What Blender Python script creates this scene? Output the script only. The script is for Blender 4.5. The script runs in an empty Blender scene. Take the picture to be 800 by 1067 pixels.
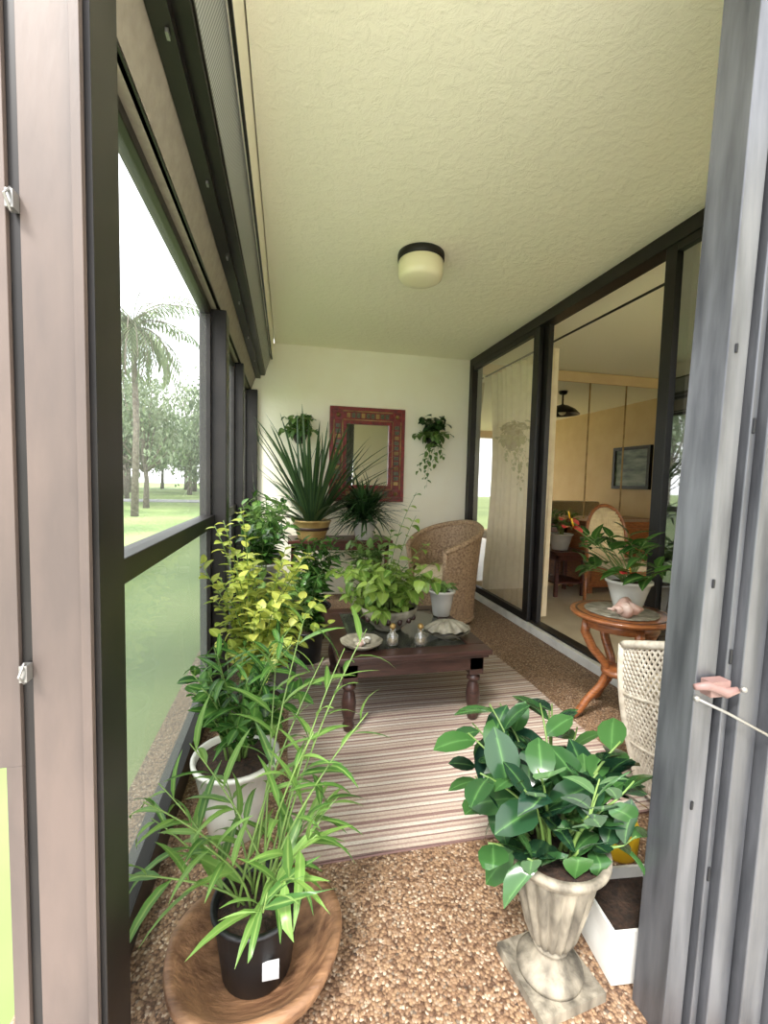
import bpy, math, random
from mathutils import Vector, Matrix
random.seed(7)
R=random.uniform
sc=bpy.context.scene
COL=sc.collection

# ------------------------------------------------------------ materials
def nmat(name):
    m=bpy.data.materials.new(name); m.use_nodes=True
    nt=m.node_tree; b=nt.nodes['Principled BSDF']
    return m,nt,b
def N(nt,t,**kw):
    n=nt.nodes.new(t)
    for k,v in kw.items():
        if k in n.inputs.keys(): n.inputs[k].default_value=v
        else: setattr(n,k,v)
    return n
def c3(c): 
    return (c[0],c[1],c[2],1)
def srgb(r,g,b):
    f=lambda v:((v/255)/12.92 if v/255<=.04045 else ((v/255+.055)/1.055)**2.4)
    return (f(r),f(g),f(b))
def ramp(nt,stops,const=False):
    n=nt.nodes.new('ShaderNodeValToRGB'); cr=n.color_ramp
    if const: cr.interpolation='CONSTANT'
    while len(cr.elements)<len(stops): cr.elements.new(.5)
    for e,(p,c) in zip(cr.elements,stops):
        e.position=p; e.color=c3(c)
    return n
def pmat(name,col,rough=.5,metal=0,col2=None,nscale=8,bump=0,bscale=60,spec=.5,coat=0,stretch=None):
    m,nt,b=nmat(name)
    b.inputs['Roughness'].default_value=rough; b.inputs['Metallic'].default_value=metal
    b.inputs['Specular IOR Level'].default_value=spec
    b.inputs['Coat Weight'].default_value=coat
    b.inputs['Base Color'].default_value=c3(col)
    tc=N(nt,'ShaderNodeTexCoord')
    src=tc.outputs['Object']
    if stretch:
        mp=N(nt,'ShaderNodeMapping'); mp.inputs['Scale'].default_value=stretch
        nt.links.new(src,mp.inputs['Vector']); src=mp.outputs['Vector']
    if col2 is None: col2=tuple(min(1,x*.82) for x in col)
    nz=N(nt,'ShaderNodeTexNoise',Scale=nscale,Detail=5.0)
    nt.links.new(src,nz.inputs['Vector'])
    rp=ramp(nt,[(.35,col),(.68,col2)])
    nt.links.new(nz.outputs['Fac'],rp.inputs['Fac']); nt.links.new(rp.outputs['Color'],b.inputs['Base Color'])
    if bump>0:
        n2=N(nt,'ShaderNodeTexNoise',Scale=bscale,Detail=4.0)
        nt.links.new(src,n2.inputs['Vector'])
        bp=N(nt,'ShaderNodeBump',Strength=bump,Distance=.01)
        nt.links.new(n2.outputs['Fac'],bp.inputs['Height']); nt.links.new(bp.outputs['Normal'],b.inputs['Normal'])
    return m
def leafmat(name,ca,cb,rib,rough=.35,trans=.3,ribpow=6):
    m,nt,b=nmat(name)
    g=N(nt,'ShaderNodeNewGeometry')
    rp=ramp(nt,[(0,ca),(1,cb)])
    nt.links.new(g.outputs['Random Per Island'],rp.inputs['Fac'])
    at=N(nt,'ShaderNodeAttribute'); at.attribute_name='mid'
    pw=N(nt,'ShaderNodeMath',operation='POWER'); pw.inputs[1].default_value=ribpow
    nt.links.new(at.outputs['Fac'],pw.inputs[0])
    mx=N(nt,'ShaderNodeMix',data_type='RGBA')
    nt.links.new(pw.outputs[0],mx.inputs['Factor']); nt.links.new(rp.outputs['Color'],mx.inputs[6]); mx.inputs[7].default_value=c3(rib)
    nt.links.new(mx.outputs[2],b.inputs['Base Color'])
    b.inputs['Roughness'].default_value=rough
    tr=N(nt,'ShaderNodeBsdfTranslucent'); 
    nt.links.new(mx.outputs[2],tr.inputs['Color'])
    ms=N(nt,'ShaderNodeMixShader',Fac=trans)
    out=nt.nodes['Material Output']
    nt.links.new(b.outputs[0],ms.inputs[1]); nt.links.new(tr.outputs[0],ms.inputs[2]); nt.links.new(ms.outputs[0],out.inputs['Surface'])
    return m
def glassmat(name,tint=(1,1,1),refl=.12,haze=0,hazecol=(.8,.85,.8),fm=1.2):
    m,nt,b=nmat(name); nt.nodes.remove(b)
    out=nt.nodes['Material Output']
    t=N(nt,'ShaderNodeBsdfTransparent',Color=c3(tint)); g=N(nt,'ShaderNodeBsdfGlossy',Roughness=.02)
    lw=N(nt,'ShaderNodeFresnel',IOR=1.5)
    ad=N(nt,'ShaderNodeMath',operation='MULTIPLY_ADD'); ad.inputs[1].default_value=fm; ad.inputs[2].default_value=refl
    ad.use_clamp=True
    nt.links.new(lw.outputs[0],ad.inputs[0])
    ms=N(nt,'ShaderNodeMixShader'); nt.links.new(ad.outputs[0],ms.inputs[0])
    nt.links.new(t.outputs[0],ms.inputs[1]); nt.links.new(g.outputs[0],ms.inputs[2])
    last=ms
    if haze>0:
        tl=N(nt,'ShaderNodeBsdfTranslucent',Color=c3(hazecol)); df=N(nt,'ShaderNodeBsdfDiffuse',Color=c3(hazecol))
        m1=N(nt,'ShaderNodeMixShader',Fac=.4); nt.links.new(tl.outputs[0],m1.inputs[1]); nt.links.new(df.outputs[0],m1.inputs[2])
        m2=N(nt,'ShaderNodeMixShader',Fac=haze); nt.links.new(ms.outputs[0],m2.inputs[1]); nt.links.new(m1.outputs[0],m2.inputs[2]); last=m2
    nt.links.new(last.outputs[0],out.inputs['Surface'])
    return m

M={}
M['bronze']=pmat('bronze_frame',srgb(38,34,32),.4,.3,srgb(27,24,23))
M['taupe']=pmat('taupe_painted_metal',srgb(98,84,77),.5,.0,srgb(82,71,66),nscale=5,bump=.05,bscale=25,stretch=(3,3,.8))
M['taupe2']=pmat('taupe_panel',srgb(156,147,132),.6,0,srgb(142,133,120),nscale=30,bump=.1,bscale=80)
M['alu']=pmat('aluminium',srgb(106,107,111),.36,.5,srgb(68,69,73),nscale=6,bump=.04,bscale=40,stretch=(4,4,.5))
M['aludark']=pmat('aluminium_groove',srgb(32,32,34),.5,.4)
M['cream']=pmat('cream_wall',srgb(251,246,228),.8,0,srgb(248,241,220),nscale=3,bump=.15,bscale=40)
M['white']=pmat('white_paint',srgb(226,224,217),.6,0,srgb(208,205,198),nscale=12)
M['ceramic']=pmat('white_ceramic',srgb(216,214,206),.25,0,srgb(188,186,177),nscale=5,coat=.4)
M['greypot']=pmat('grey_glazed_pot',srgb(110,108,100),.35,0,srgb(78,78,72),nscale=9)
M['blackpot']=pmat('black_plastic',srgb(22,22,24),.45,0,srgb(17,17,19))
M['soil']=pmat('soil',srgb(60,42,30),.95,0,srgb(30,22,16),nscale=60,bump=.8,bscale=90)
M['wooddark']=pmat('dark_wood',srgb(66,42,36),.38,0,srgb(42,26,22),nscale=6,stretch=(2,12,12),coat=.15)
M['tabletop']=pmat('dark_slate_inlay',srgb(62,64,56),.2,0,srgb(38,40,36),nscale=14,coat=.5)
M['woodred']=pmat('red_wood',srgb(94,46,34),.4,0,srgb(64,30,22),nscale=6,stretch=(2,12,12))
M['woodorange']=pmat('honey_wood',srgb(160,98,54),.35,0,srgb(116,66,36),nscale=7,stretch=(3,3,14),coat=.3)
M['bowlwood']=pmat('carved_wood',srgb(152,114,82),.55,0,srgb(96,66,46),nscale=7,stretch=(1,5,5),bump=.4,bscale=25)
M['stone']=pmat('weathered_stone',srgb(148,139,122),.75,0,srgb(74,68,58),nscale=26,bump=.5,bscale=50,stretch=(1,1,.3))
M['yellowpot']=pmat('yellow_ceramic',srgb(206,180,118),.35,0,srgb(170,136,78),nscale=10)
M['wicker']=pmat('brown_wicker',srgb(174,146,114),.55,0,srgb(118,92,68),nscale=60,bump=.3,bscale=200)
M['whitewicker']=pmat('white_wicker',srgb(216,207,190),.55,0,srgb(184,173,155),nscale=40)
M['cushion']=pmat('beige_fabric',srgb(206,190,160),.9,0,srgb(190,172,142),nscale=60,bump=.2,bscale=300)
M['canestrip']=pmat('cane_strip',srgb(238,218,176),.7,0,srgb(218,194,150),nscale=20)
M['curtain']=pmat('cream_curtain',srgb(240,222,188),.9,0,srgb(228,208,172),nscale=14)
M['redframe']=pmat('red_lacquer',srgb(134,30,28),.4,0,srgb(92,22,22),nscale=30,bump=.3,bscale=80)
M['gold']=pmat('gold_trim',srgb(170,140,84),.4,.4,srgb(110,84,46))
M['greentile']=pmat('green_tile',srgb(60,74,52),.3,0,srgb(104,94,68),nscale=50)
M['mirror'],_nt,_b=nmat('mirror_glass'); _b.inputs['Metallic'].default_value=1; _b.inputs['Roughness'].default_value=.02; _b.inputs['Base Color'].default_value=(.8,.79,.75,1)
M['stem']=pmat('green_stem',srgb(112,138,68),.5,0,srgb(84,110,52))
M['bark']=pmat('bark',srgb(120,112,102),.9,0,srgb(86,78,70),nscale=12,bump=.5,bscale=30)
M['concrete']=pmat('concrete',srgb(214,210,204),.85,0,srgb(196,192,186),nscale=20,bump=.2)
M['asphalt']=pmat('path_asphalt',srgb(140,140,142),.85,0,srgb(120,120,120),nscale=20)
M['tile']=pmat('interior_tile',srgb(214,200,176),.3,0,srgb(200,184,158),nscale=5)
M['intwall']=pmat('interior_wall',srgb(218,190,146),.8,0,srgb(210,180,136),nscale=4)
M['lampglass'],_nt,_b=nmat('lamp_opal_glass'); _b.inputs['Base Color'].default_value=c3(srgb(244,236,198)); _b.inputs['Roughness'].default_value=.3; _b.inputs['Coat Weight'].default_value=.3
M['red']=pmat('red_spathe',srgb(200,36,50),.25,0,srgb(215,70,72),coat=.4)
M['conch']=pmat('conch_shell',srgb(204,184,172),.35,0,srgb(180,130,114),nscale=12,bump=.2)
M['clam']=pmat('clam_shell',srgb(160,154,136),.5,0,srgb(104,98,84),nscale=22,bump=.3,bscale=60)
M['yellow']=pmat('yellow_plastic',srgb(230,190,40),.4,0,srgb(210,166,30))
M['pink']=pmat('faded_pink_plastic',srgb(138,108,102),.5,0,srgb(112,86,80))
M['rod']=pmat('steel_rod',srgb(150,148,144),.3,.7)
M['label']=pmat('paper_label',srgb(195,195,195),.7)
M['screen']=glassmat('window_screen',(.93,.94,.93),.0,.05,(.8,.82,.8),.5)
M['screenlow']=glassmat('hazy_lower_pane',(.38,.40,.38),.0,.2,(.38,.41,.38),.5)
M['doorglass']=glassmat('door_glass',(.96,.96,.94),.03,fm=.35)
M['bottle']=glassmat('bottle_glass',(.9,.93,.9),.15,.25,(.9,.88,.8))
M['paint']=pmat('painting_canvas',srgb(150,160,150),.6,0,srgb(70,84,88),nscale=3,stretch=(1,1,4))
M['fanblade']=pmat('fan_wood',srgb(60,36,26),.5)

def m_ceiling():
    m,nt,b=nmat('textured_ceiling')
    tc=N(nt,'ShaderNodeTexCoord')
    nz=N(nt,'ShaderNodeTexNoise',Scale=20.0,Detail=7.0,Roughness=.65,Distortion=.4)
    nt.links.new(tc.outputs['Object'],nz.inputs['Vector'])
    r=ramp(nt,[(.4,(0,0,0)),(.75,(1,1,1))]); nt.links.new(nz.outputs['Fac'],r.inputs['Fac'])
    bp=N(nt,'ShaderNodeBump',Strength=.5,Distance=.007); nt.links.new(r.outputs['Color'],bp.inputs['Height'])
    nt.links.new(bp.outputs['Normal'],b.inputs['Normal'])
    b.inputs['Base Color'].default_value=c3(srgb(251,246,222)); b.inputs['Roughness'].default_value=.6
    return m
M['ceil']=m_ceiling()
def m_pebble():
    m,nt,b=nmat('pebble_aggregate')
    tc=N(nt,'ShaderNodeTexCoord')
    v=N(nt,'ShaderNodeTexVoronoi',Scale=150.0); nt.links.new(tc.outputs['Object'],v.inputs['Vector'])
    sp=N(nt,'ShaderNodeSeparateColor'); nt.links.new(v.outputs['Color'],sp.inputs[0])
    r=ramp(nt,[(0,srgb(84,60,44)),(.3,srgb(128,98,74)),(.6,srgb(158,128,98)),(.8,srgb(138,112,90)),(.95,srgb(194,174,150)),(1,srgb(60,44,36))])
    nt.links.new(sp.outputs[0],r.inputs['Fac'])
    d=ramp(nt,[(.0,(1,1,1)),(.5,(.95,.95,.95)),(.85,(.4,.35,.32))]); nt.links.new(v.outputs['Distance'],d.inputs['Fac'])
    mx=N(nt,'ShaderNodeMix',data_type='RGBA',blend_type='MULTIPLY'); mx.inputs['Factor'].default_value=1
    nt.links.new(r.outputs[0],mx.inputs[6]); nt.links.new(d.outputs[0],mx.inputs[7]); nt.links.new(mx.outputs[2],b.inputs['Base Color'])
    bp=N(nt,'ShaderNodeBump',Strength=.5,Distance=.004); bp.invert=True
    nt.links.new(v.outputs['Distance'],bp.inputs['Height']); nt.links.new(bp.outputs['Normal'],b.inputs['Normal'])
    b.inputs['Roughness'].default_value=.6
    return m
M['pebble']=m_pebble()
def m_rug():
    m,nt,b=nmat('striped_rug_weave')
    tc=N(nt,'ShaderNodeTexCoord'); s=N(nt,'ShaderNodeSeparateXYZ'); nt.links.new(tc.outputs['Object'],s.inputs[0])
    nz=N(nt,'ShaderNodeTexNoise',Scale=3.0); nt.links.new(tc.outputs['Object'],nz.inputs['Vector'])
    wob=N(nt,'ShaderNodeMath',operation='MULTIPLY_ADD'); wob.inputs[1].default_value=.012; nt.links.new(nz.outputs['Fac'],wob.inputs[0]); nt.links.new(s.outputs['Y'],wob.inputs[2])
    mu=N(nt,'ShaderNodeMath',operation='MULTIPLY'); mu.inputs[1].default_value=1/.13; nt.links.new(wob.outputs[0],mu.inputs[0])
    fr=N(nt,'ShaderNodeMath',operation='FRACT'); nt.links.new(mu.outputs[0],fr.inputs[0])
    A=srgb(186,170,154);Bc=srgb(136,108,102);C=srgb(162,138,128);D=srgb(200,190,176)
    r=ramp(nt,[(0,Bc),(.11,A),(.2,C),(.26,A),(.36,Bc),(.41,D),(.52,C),(.6,A),(.68,Bc),(.76,D),(.87,C),(.93,A)],True)
    nt.links.new(fr.outputs[0],r.inputs['Fac'])
    n2=N(nt,'ShaderNodeTexNoise',Scale=160.0,Detail=2.0); nt.links.new(tc.outputs['Object'],n2.inputs['Vector'])
    r2=ramp(nt,[(.3,(.72,.7,.68)),(.7,(1,1,1))]); nt.links.new(n2.outputs['Fac'],r2.inputs['Fac'])
    mx=N(nt,'ShaderNodeMix',data_type='RGBA',blend_type='MULTIPLY'); mx.inputs['Factor'].default_value=.7
    nt.links.new(r.outputs[0],mx.inputs[6]); nt.links.new(r2.outputs[0],mx.inputs[7]); nt.links.new(mx.outputs[2],b.inputs['Base Color'])
    bp=N(nt,'ShaderNodeBump',Strength=.4,Distance=.004); nt.links.new(n2.outputs['Fac'],bp.inputs['Height']); nt.links.new(bp.outputs['Normal'],b.inputs['Normal'])
    b.inputs['Roughness'].default_value=.95
    return m
M['rug']=m_rug()
def m_perf():
    m,nt,b=nmat('perforated_shutter')
    tc=N(nt,'ShaderNodeTexCoord'); w=N(nt,'ShaderNodeTexWave',Scale=26.0,wave_type='BANDS',bands_direction='Y')
    nt.links.new(tc.outputs['Object'],w.inputs['Vector'])
    r=ramp(nt,[(.3,srgb(120,122,120)),(.6,srgb(168,170,166))]); nt.links.new(w.outputs['Fac'],r.inputs['Fac'])
    nt.links.new(r.outputs[0],b.inputs['Base Color']); b.inputs['Roughness'].default_value=.5
    return m
M['perf']=m_perf()
def m_grass():
    m,nt,b=nmat('lawn_grass')
    tc=N(nt,'ShaderNodeTexCoord'); 
    n1=N(nt,'ShaderNodeTexNoise',Scale=.35,Detail=8.0); nt.links.new(tc.outputs['Object'],n1.inputs['Vector'])
    r=ramp(nt,[(.35,srgb(86,108,56)),(.5,srgb(112,132,74)),(.65,srgb(130,144,90))]); nt.links.new(n1.outputs['Fac'],r.inputs['Fac'])
    nt.links.new(r.outputs[0],b.inputs['Base Color']); b.inputs['Roughness'].default_value=.9
    return m
M['grass']=m_grass()

M['l_bamboo']=leafmat('leaf_bamboo',srgb(58,100,40),srgb(118,154,74),srgb(140,168,92))
M['l_zz']=leafmat('leaf_dark_oval',srgb(36,74,34),srgb(78,122,54),srgb(112,150,74),.25)
M['l_lime']=leafmat('leaf_lime',srgb(130,152,58),srgb(200,202,98),srgb(186,198,108),.45,.4)
M['l_mid']=leafmat('leaf_mid',srgb(60,100,46),srgb(118,150,76),srgb(134,160,92),.4)
M['l_urn']=leafmat('leaf_glossy',srgb(20,46,36),srgb(58,96,46),srgb(84,124,68),.2,.12,14)
M['l_pothos']=leafmat('leaf_pothos',srgb(84,126,44),srgb(154,180,82),srgb(166,186,104),.3,.35)
M['l_sword']=leafmat('leaf_sword',srgb(34,60,38),srgb(74,102,60),srgb(90,116,62),.35,.15)
M['l_dark']=leafmat('leaf_dark',srgb(26,50,30),srgb(58,92,46),srgb(70,104,50),.4,.15)
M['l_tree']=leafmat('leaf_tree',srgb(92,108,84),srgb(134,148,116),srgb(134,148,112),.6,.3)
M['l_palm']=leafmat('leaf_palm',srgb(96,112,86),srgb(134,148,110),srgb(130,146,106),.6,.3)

# ------------------------------------------------------------ builder
class B:
    def __init__(s,mats,clamp=None):
        s.v=[];s.f=[];s.mi=[];s.sm=[];s.mid={};s.mats=mats;s.clamp=clamp
    def add(s,vs,fs,mat=0,smooth=True):
        o=len(s.v); s.v+= [Vector(x) for x in vs]
        for f in fs: s.f.append(tuple(i+o for i in f)); s.mi.append(mat); s.sm.append(smooth)
        return o
    def box(s,x0,x1,y0,y1,z0,z1,mat=0,M4=None):
        vs=[Vector((x,y,z)) for z in(z0,z1) for y in(y0,y1) for x in(x0,x1)]
        if M4 is not None: vs=[M4@v for v in vs]
        s.add(vs,[(0,2,3,1),(4,5,7,6),(0,1,5,4),(2,6,7,3),(0,4,6,2),(1,3,7,5)],mat,False)
    def lathe(s,prof,c=(0,0,0),seg=32,mat=0,mod=None,M4=None,smooth=True):
        vs=[];n=len(prof)
        for i,(r,z) in enumerate(prof):
            for j in range(seg):
                a=2*math.pi*j/seg; rr=max(r,1e-4)
                if mod: rr*=mod(a,i/(n-1))
                p=Vector((rr*math.cos(a),rr*math.sin(a),z))
                if M4 is not None: p=M4@p
                vs.append(p+Vector(c))
        fs=[]
        for i in range(n-1):
            for j in range(seg):
                k=(j+1)%seg; fs.append((i*seg+j,i*seg+k,(i+1)*seg+k,(i+1)*seg+j))
        s.add(vs,fs,mat,smooth)
    def tube(s,pts,rad,seg=6,mat=0,caps=True,flat=1):
        pts=[Vector(p) for p in pts]; n=len(pts)
        if not hasattr(rad,'__len__'): rad=[rad]*n
        vs=[]; 
        t0=(pts[1]-pts[0]).normalized(); up=Vector((0,0,1)) if abs(t0.z)<.9 else Vector((1,0,0))
        sd=t0.cross(up).normalized()
        for i,p in enumerate(pts):
            t=(pts[min(i+1,n-1)]-pts[max(i-1,0)]).normalized()
            sd=(sd-t*sd.dot(t)).normalized(); u=sd.cross(t)
            for j in range(seg):
                a=2*math.pi*j/seg; vs.append(p+(sd*math.cos(a)+u*math.sin(a)*flat)*rad[i])
        fs=[]
        for i in range(n-1):
            for j in range(seg):
                k=(j+1)%seg; fs.append((i*seg+j,i*seg+k,(i+1)*seg+k,(i+1)*seg+j))
        if caps: fs.append(tuple(range(seg))[::-1]); fs.append(tuple((n-1)*seg+j for j in range(seg)))
        s.add(vs,fs,mat)
    def ball(s,c,r,mat=0,seg=12,sz=1,sx=1,sy=1):
        prof=[(r*math.sin(math.pi*i/8),-r*sz*math.cos(math.pi*i/8)) for i in range(9)]
        s.lathe(prof,c,seg,mat,M4=Matrix.Diagonal((sx,sy,1,1)))
    def grid(s,nu,nv,fn,mat=0,cu=False,smooth=True):
        vs=[fn(i/(nu if cu else nu-1),j/(nv-1)) for i in range(nu) for j in range(nv)]
        fs=[]
        for i in range(nu if cu else nu-1):
            k=(i+1)%nu
            for j in range(nv-1): fs.append((i*nv+j,k*nv+j,k*nv+j+1,i*nv+j+1))
        s.add(vs,fs,mat,smooth)
    def leaf(s,base,d,L,W,bend=.5,p=1.0,fold=.25,mat=1,n=5,pw=.8,roll=0):
        d=Vector(d).normalized(); z=Vector((0,0,1))
        if abs(d.z)>.97: z=Vector((R(-1,1),R(-1,1),.1)).normalized()
        sd=d.cross(z).normalized()
        if roll: sd=(Matrix.Rotation(roll,3,d)@sd)
        pos=Vector(base); vs=[]
        for i in range(n+1):
            t=i/n; nr=sd.cross(d)
            w=W/2*max(.03,math.sin(math.pi*min(1,t**p))**pw)
            vs+= [pos+sd*w+nr*fold*w, pos, pos-sd*w+nr*fold*w]
            q=Matrix.Rotation(-bend/n,3,sd); d=(q@d).normalized(); 
            pos=pos+d*(L/n)
        fs=[]
        for i in range(n):
            a=i*3; fs+= [(a,a+1,a+4,a+3),(a+1,a+2,a+5,a+4)]
        o=s.add(vs,fs,mat)
        for i in range(n+1): s.mid[o+i*3+1]=1.0
    def finish(s,name,parent=None,loc=None,bevel=0,subsurf=0):
        if s.clamp:
            a=s.clamp
            for v in s.v:
                for k in range(3):
                    lo,hi=a[k]
                    if lo is not None and v[k]<lo: v[k]=lo+ .0005*math.sin(v[(k+1)%3]*900)
                    if hi is not None and v[k]>hi: v[k]=hi+ .0005*math.sin(v[(k+1)%3]*900)
        if parent is not None: o=Vector(parent.location)
        elif loc is not None: o=Vector(loc)
        else:
            xs=[v.x for v in s.v];ys=[v.y for v in s.v];zs=[v.z for v in s.v]
            o=Vector(((min(xs)+max(xs))/2,(min(ys)+max(ys))/2,min(zs)))
        me=bpy.data.meshes.new(name); me.from_pydata([tuple(v-o) for v in s.v],[],s.f)
        for m in s.mats: me.materials.append(M[m])
        me.polygons.foreach_set('material_index',s.mi); me.polygons.foreach_set('use_smooth',s.sm)
        if s.mid:
            at=me.attributes.new('mid','FLOAT','POINT'); arr=[0.0]*len(s.v)
            for k,x in s.mid.items(): arr[k]=x
            at.data.foreach_set('value',arr)
        me.update()
        ob=bpy.data.objects.new(name,me); COL.objects.link(ob)
        if parent is not None: ob.parent=parent
        else: ob.location=o
        if bevel>0:
            bm=ob.modifiers.new('bevel','BEVEL'); bm.width=bevel; bm.segments=2; bm.limit_method='ANGLE'; bm.angle_limit=.9
        return ob
def G(name,loc):
    e=bpy.data.objects.new(name,None); e.location=loc; e.empty_display_size=.1; COL.objects.link(e); return e
def boxobj(name,mat,*a,bevel=0,parent=None):
    b=B([mat]); b.box(*a); return b.finish(name,parent,bevel=bevel)

def stems(b,base,n,H,spread,L,W,per,p=.8,bend=.6,bias=(0,0),start=.25,rad=.003,ms=0,ml=1,lup=.5,base_r=.03,hv=.3,exp=1.7,pw=.8,fold=.25,ends=None,Lv=.3,out=1.0):
    base=Vector(base)
    for i in range(n):
        az=i*2.399+R(-.3,.3)
        if ends: e=Vector(ends[i%len(ends)]); lat=Vector((e.x,e.y,0)); h=e.z
        else:
            h=H*R(1-hv,1.05); la=spread*R(.35,1)
            lat=Vector((math.cos(az)*la+bias[0],math.sin(az)*la+bias[1],0))
        b0=base+Vector((math.cos(az)*base_r*R(.2,1),math.sin(az)*base_r*R(.2,1),0))
        wob=Vector((R(-1,1),R(-1,1),0))*.02*H
        P=lambda t: b0+lat*(t**exp)+Vector((0,0,h*(t-.18*t*t)/.82))+wob*math.sin(t*5)
        m=8; b.tube([P(k/m) for k in range(m+1)],[rad*(1-.6*k/m) for k in range(m+1)],5,ms)
        for k in range(per):
            t=start+(1-start)*(k+R(0,.6))/per; t=min(t,1)
            tg=(P(min(1,t+.02))-P(t-.02)).normalized()
            sdv=tg.cross(Vector((0,0,1)))
            if sdv.length<.05: sdv=Vector((1,0,0))
            sdv.normalize(); oth=sdv.cross(tg)
            ang=k*2.4+R(-.4,.4) 
            rd=sdv*math.cos(ang)+oth*math.sin(ang)
            d=tg*lup+rd*out+Vector((0,0,R(0,.35)))
            sc_=R(1-Lv,1+Lv*.5)*(1-.25*t)
            b.leaf(P(t),d,L*sc_,W*sc_,bend*R(.5,1.4),p,fold,ml,5,pw,R(-.4,.4))
def pot(b,c,r0,r1,h,mat=0,soil=1,lip=.008,seg=32,mod=None):
    pr=[(0,0),(r0*.97,0),(r0,.004),(r0+(r1-r0)*.5,h*.5),(r1,h-lip*2),(r1+lip,h-lip*1.6),(r1+lip,h),(r1-.004,h),(r1-.01,h-.02)]
    b.lathe(pr,c,seg,mat,mod); b.lathe([(r1-.008,h-.018),(r1*.5,h-.012),(0,h-.01)],c,seg,soil)
WALLC=((-.345,None),(.77,4.41),(None,None))

# ------------------------------------------------------------ room shell
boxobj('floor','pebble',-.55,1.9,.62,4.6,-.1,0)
boxobj('ceiling','ceil',-.12,1.98,.66,4.6,2.44,2.6)
boxobj('wall_back','cream',-.55,1.93,4.47,4.6,0,2.44)
boxobj('trim_curb','white',1.86,1.9,.85,4.47,0,.06,bevel=.004)
boxobj('wall_front','cream',1.2,1.9,.72,.82,0,2.44)
boxobj('wall_front_header','cream',-.42,1.2,.68,.74,2.3,2.44)
boxobj('porch_slab','concrete',-3.0,1.86,-4.5,.62,-.12,-.01)
# interior
boxobj('interior_floor','tile',1.9,5.4,-1,4.6,-.1,.03)
boxobj('interior_ceiling','ceil',1.98,5.4,-1,4.6,2.42,2.6)
boxobj('wall_interior_back','intwall',1.93,5.4,4.47,4.6,.03,2.42)
boxobj('wall_interior_right','intwall',5.1,5.25,-1,4.47,.03,2.42)
b=B(['intwall','bronze'])
b.box(1.96,2.2,-1.1,-1,.03,2.42); b.box(4.9,5.1,-1.1,-1,.03,2.42); b.box(2.2,4.9,-1.1,-1,2.25,2.42); b.box(2.2,4.9,-1.1,-1,.03,.08)  # unseen front wall; wide window opening added to let daylight into the room
b.box(2.2,2.25,-1.08,-1.02,.08,2.25,1); b.box(4.85,4.9,-1.08,-1.02,.08,2.25,1); b.box(3.52,3.58,-1.08,-1.02,.08,2.25,1)
b.finish('wall_interior_front')
boxobj('wall_exterior_right','cream',1.86,1.96,-1,.85,0,2.44)

# mirrored wall
g=G('mirrored_wall_panels',(3.3,4.46,.03))
xs=[1.98,2.36,2.83,3.3,3.77,4.24,4.7,5.08]
b=B(['mirror']); 
for i in range(len(xs)-1): b.box(xs[i]+.004,xs[i+1]-.004,4.452,4.465,.1,2.30)
b.finish('mirror_panels',g)
b=B(['gold','intwall'])
for x in xs: b.box(x-.006,x+.006,4.446,4.468,.1,2.30)
b.box(1.97,5.09,4.44,4.468,.03,.1,1); b.box(1.97,5.09,4.44,4.468,2.30,2.41,1)
b.finish('mirror_trim',g)

# sliding glass door
g=G('door_1',(1.93,2.7,.0))
b=B(['bronze'])
b.box(1.87,1.98,.85,4.47,2.36,2.44); b.box(1.9,1.98,.85,4.47,.03,.075)
b.box(1.87,1.98,4.39,4.47,.05,2.38); b.box(1.87,1.98,.85,.93,.05,2.38)
b.box(1.88,1.92,3.16,3.24,.06,2.37); b.box(1.925,1.965,3.10,3.18,.06,2.37)
b.box(1.88,1.92,1.93,2.0,.06,2.37); b.box(1.925,1.965,1.88,1.95,.06,2.37)
b.box(1.88,1.92,3.24,4.39,.06,.12); b.box(1.88,1.92,3.24,4.39,2.32,2.37)
b.box(1.88,1.92,.93,1.93,.06,.12); b.box(1.88,1.92,.93,1.93,2.32,2.37)
b.finish('frame',g,bevel=.003)
def plane_x(b,x,y0,y1,z0,z1): b.add([(x,y0,z0),(x,y1,z0),(x,y1,z1),(x,y0,z1)],[(0,1,2,3)],0,False)
b=B(['doorglass']); plane_x(b,1.9,3.24,4.39,.12,2.32); plane_x(b,1.9,.93,1.93,.12,2.32); b.finish('glass',g)
b=B(['bronze']); b.tube([(2.03,.95,2.27),(2.03,4.42,2.27)],.008,8)
b.finish('curtain_rod',g)
b=B(['curtain'])
def cur(u,v):
    q=1-.10*math.sin(math.pi*min(1,max(0,(1-v)*1.1)))  # drawn in slightly at mid height
    ph=u*math.tau*9+.5*math.sin(v*2.2+u*5)
    return Vector((2.075+(.055+.012*math.sin(u*13))*math.sin(ph),3.26+1.04*u*q+.022*math.cos(ph)*(.6+.4*v),.06+2.19*v))
b.grid(300,14,cur)
b.finish('curtain')

# ------------------------------------------------------------ left window wall
XW=-.39
def window(name,y0,y1):
    g=G(name,(XW,(y0+y1)/2,.0))
    b=B(['bronze'])
    b.box(XW-.03,XW+.035,y0,y1,.0,.09); b.box(XW-.03,XW+.035,y0,y1,.895,.955)
    b.box(XW-.03,XW+.02,y0,y1,1.95,1.984)
    b.box(XW-.03,XW+.02,y0,y0+.035,.09,1.95); b.box(XW-.03,XW+.02,y1-.035,y1,.09,1.95)
    b.finish('frame',g,bevel=.003)
    b=B(['screen']); plane_x(b,XW,y0+.03,y1-.03,.95,1.96); b.finish('upper_screen',g)
    b=B(['screenlow']); plane_x(b,XW,y0+.03,y1-.03,.085,.9); b.finish('lower_pane',g)
window('window_1',.83,2.42); window('window_2',2.54,3.46); window('window_3',3.54,4.41)
boxobj('trim_1','bronze',XW-.04,-.30,2.42,2.54,0,1.984,bevel=.004)
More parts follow.
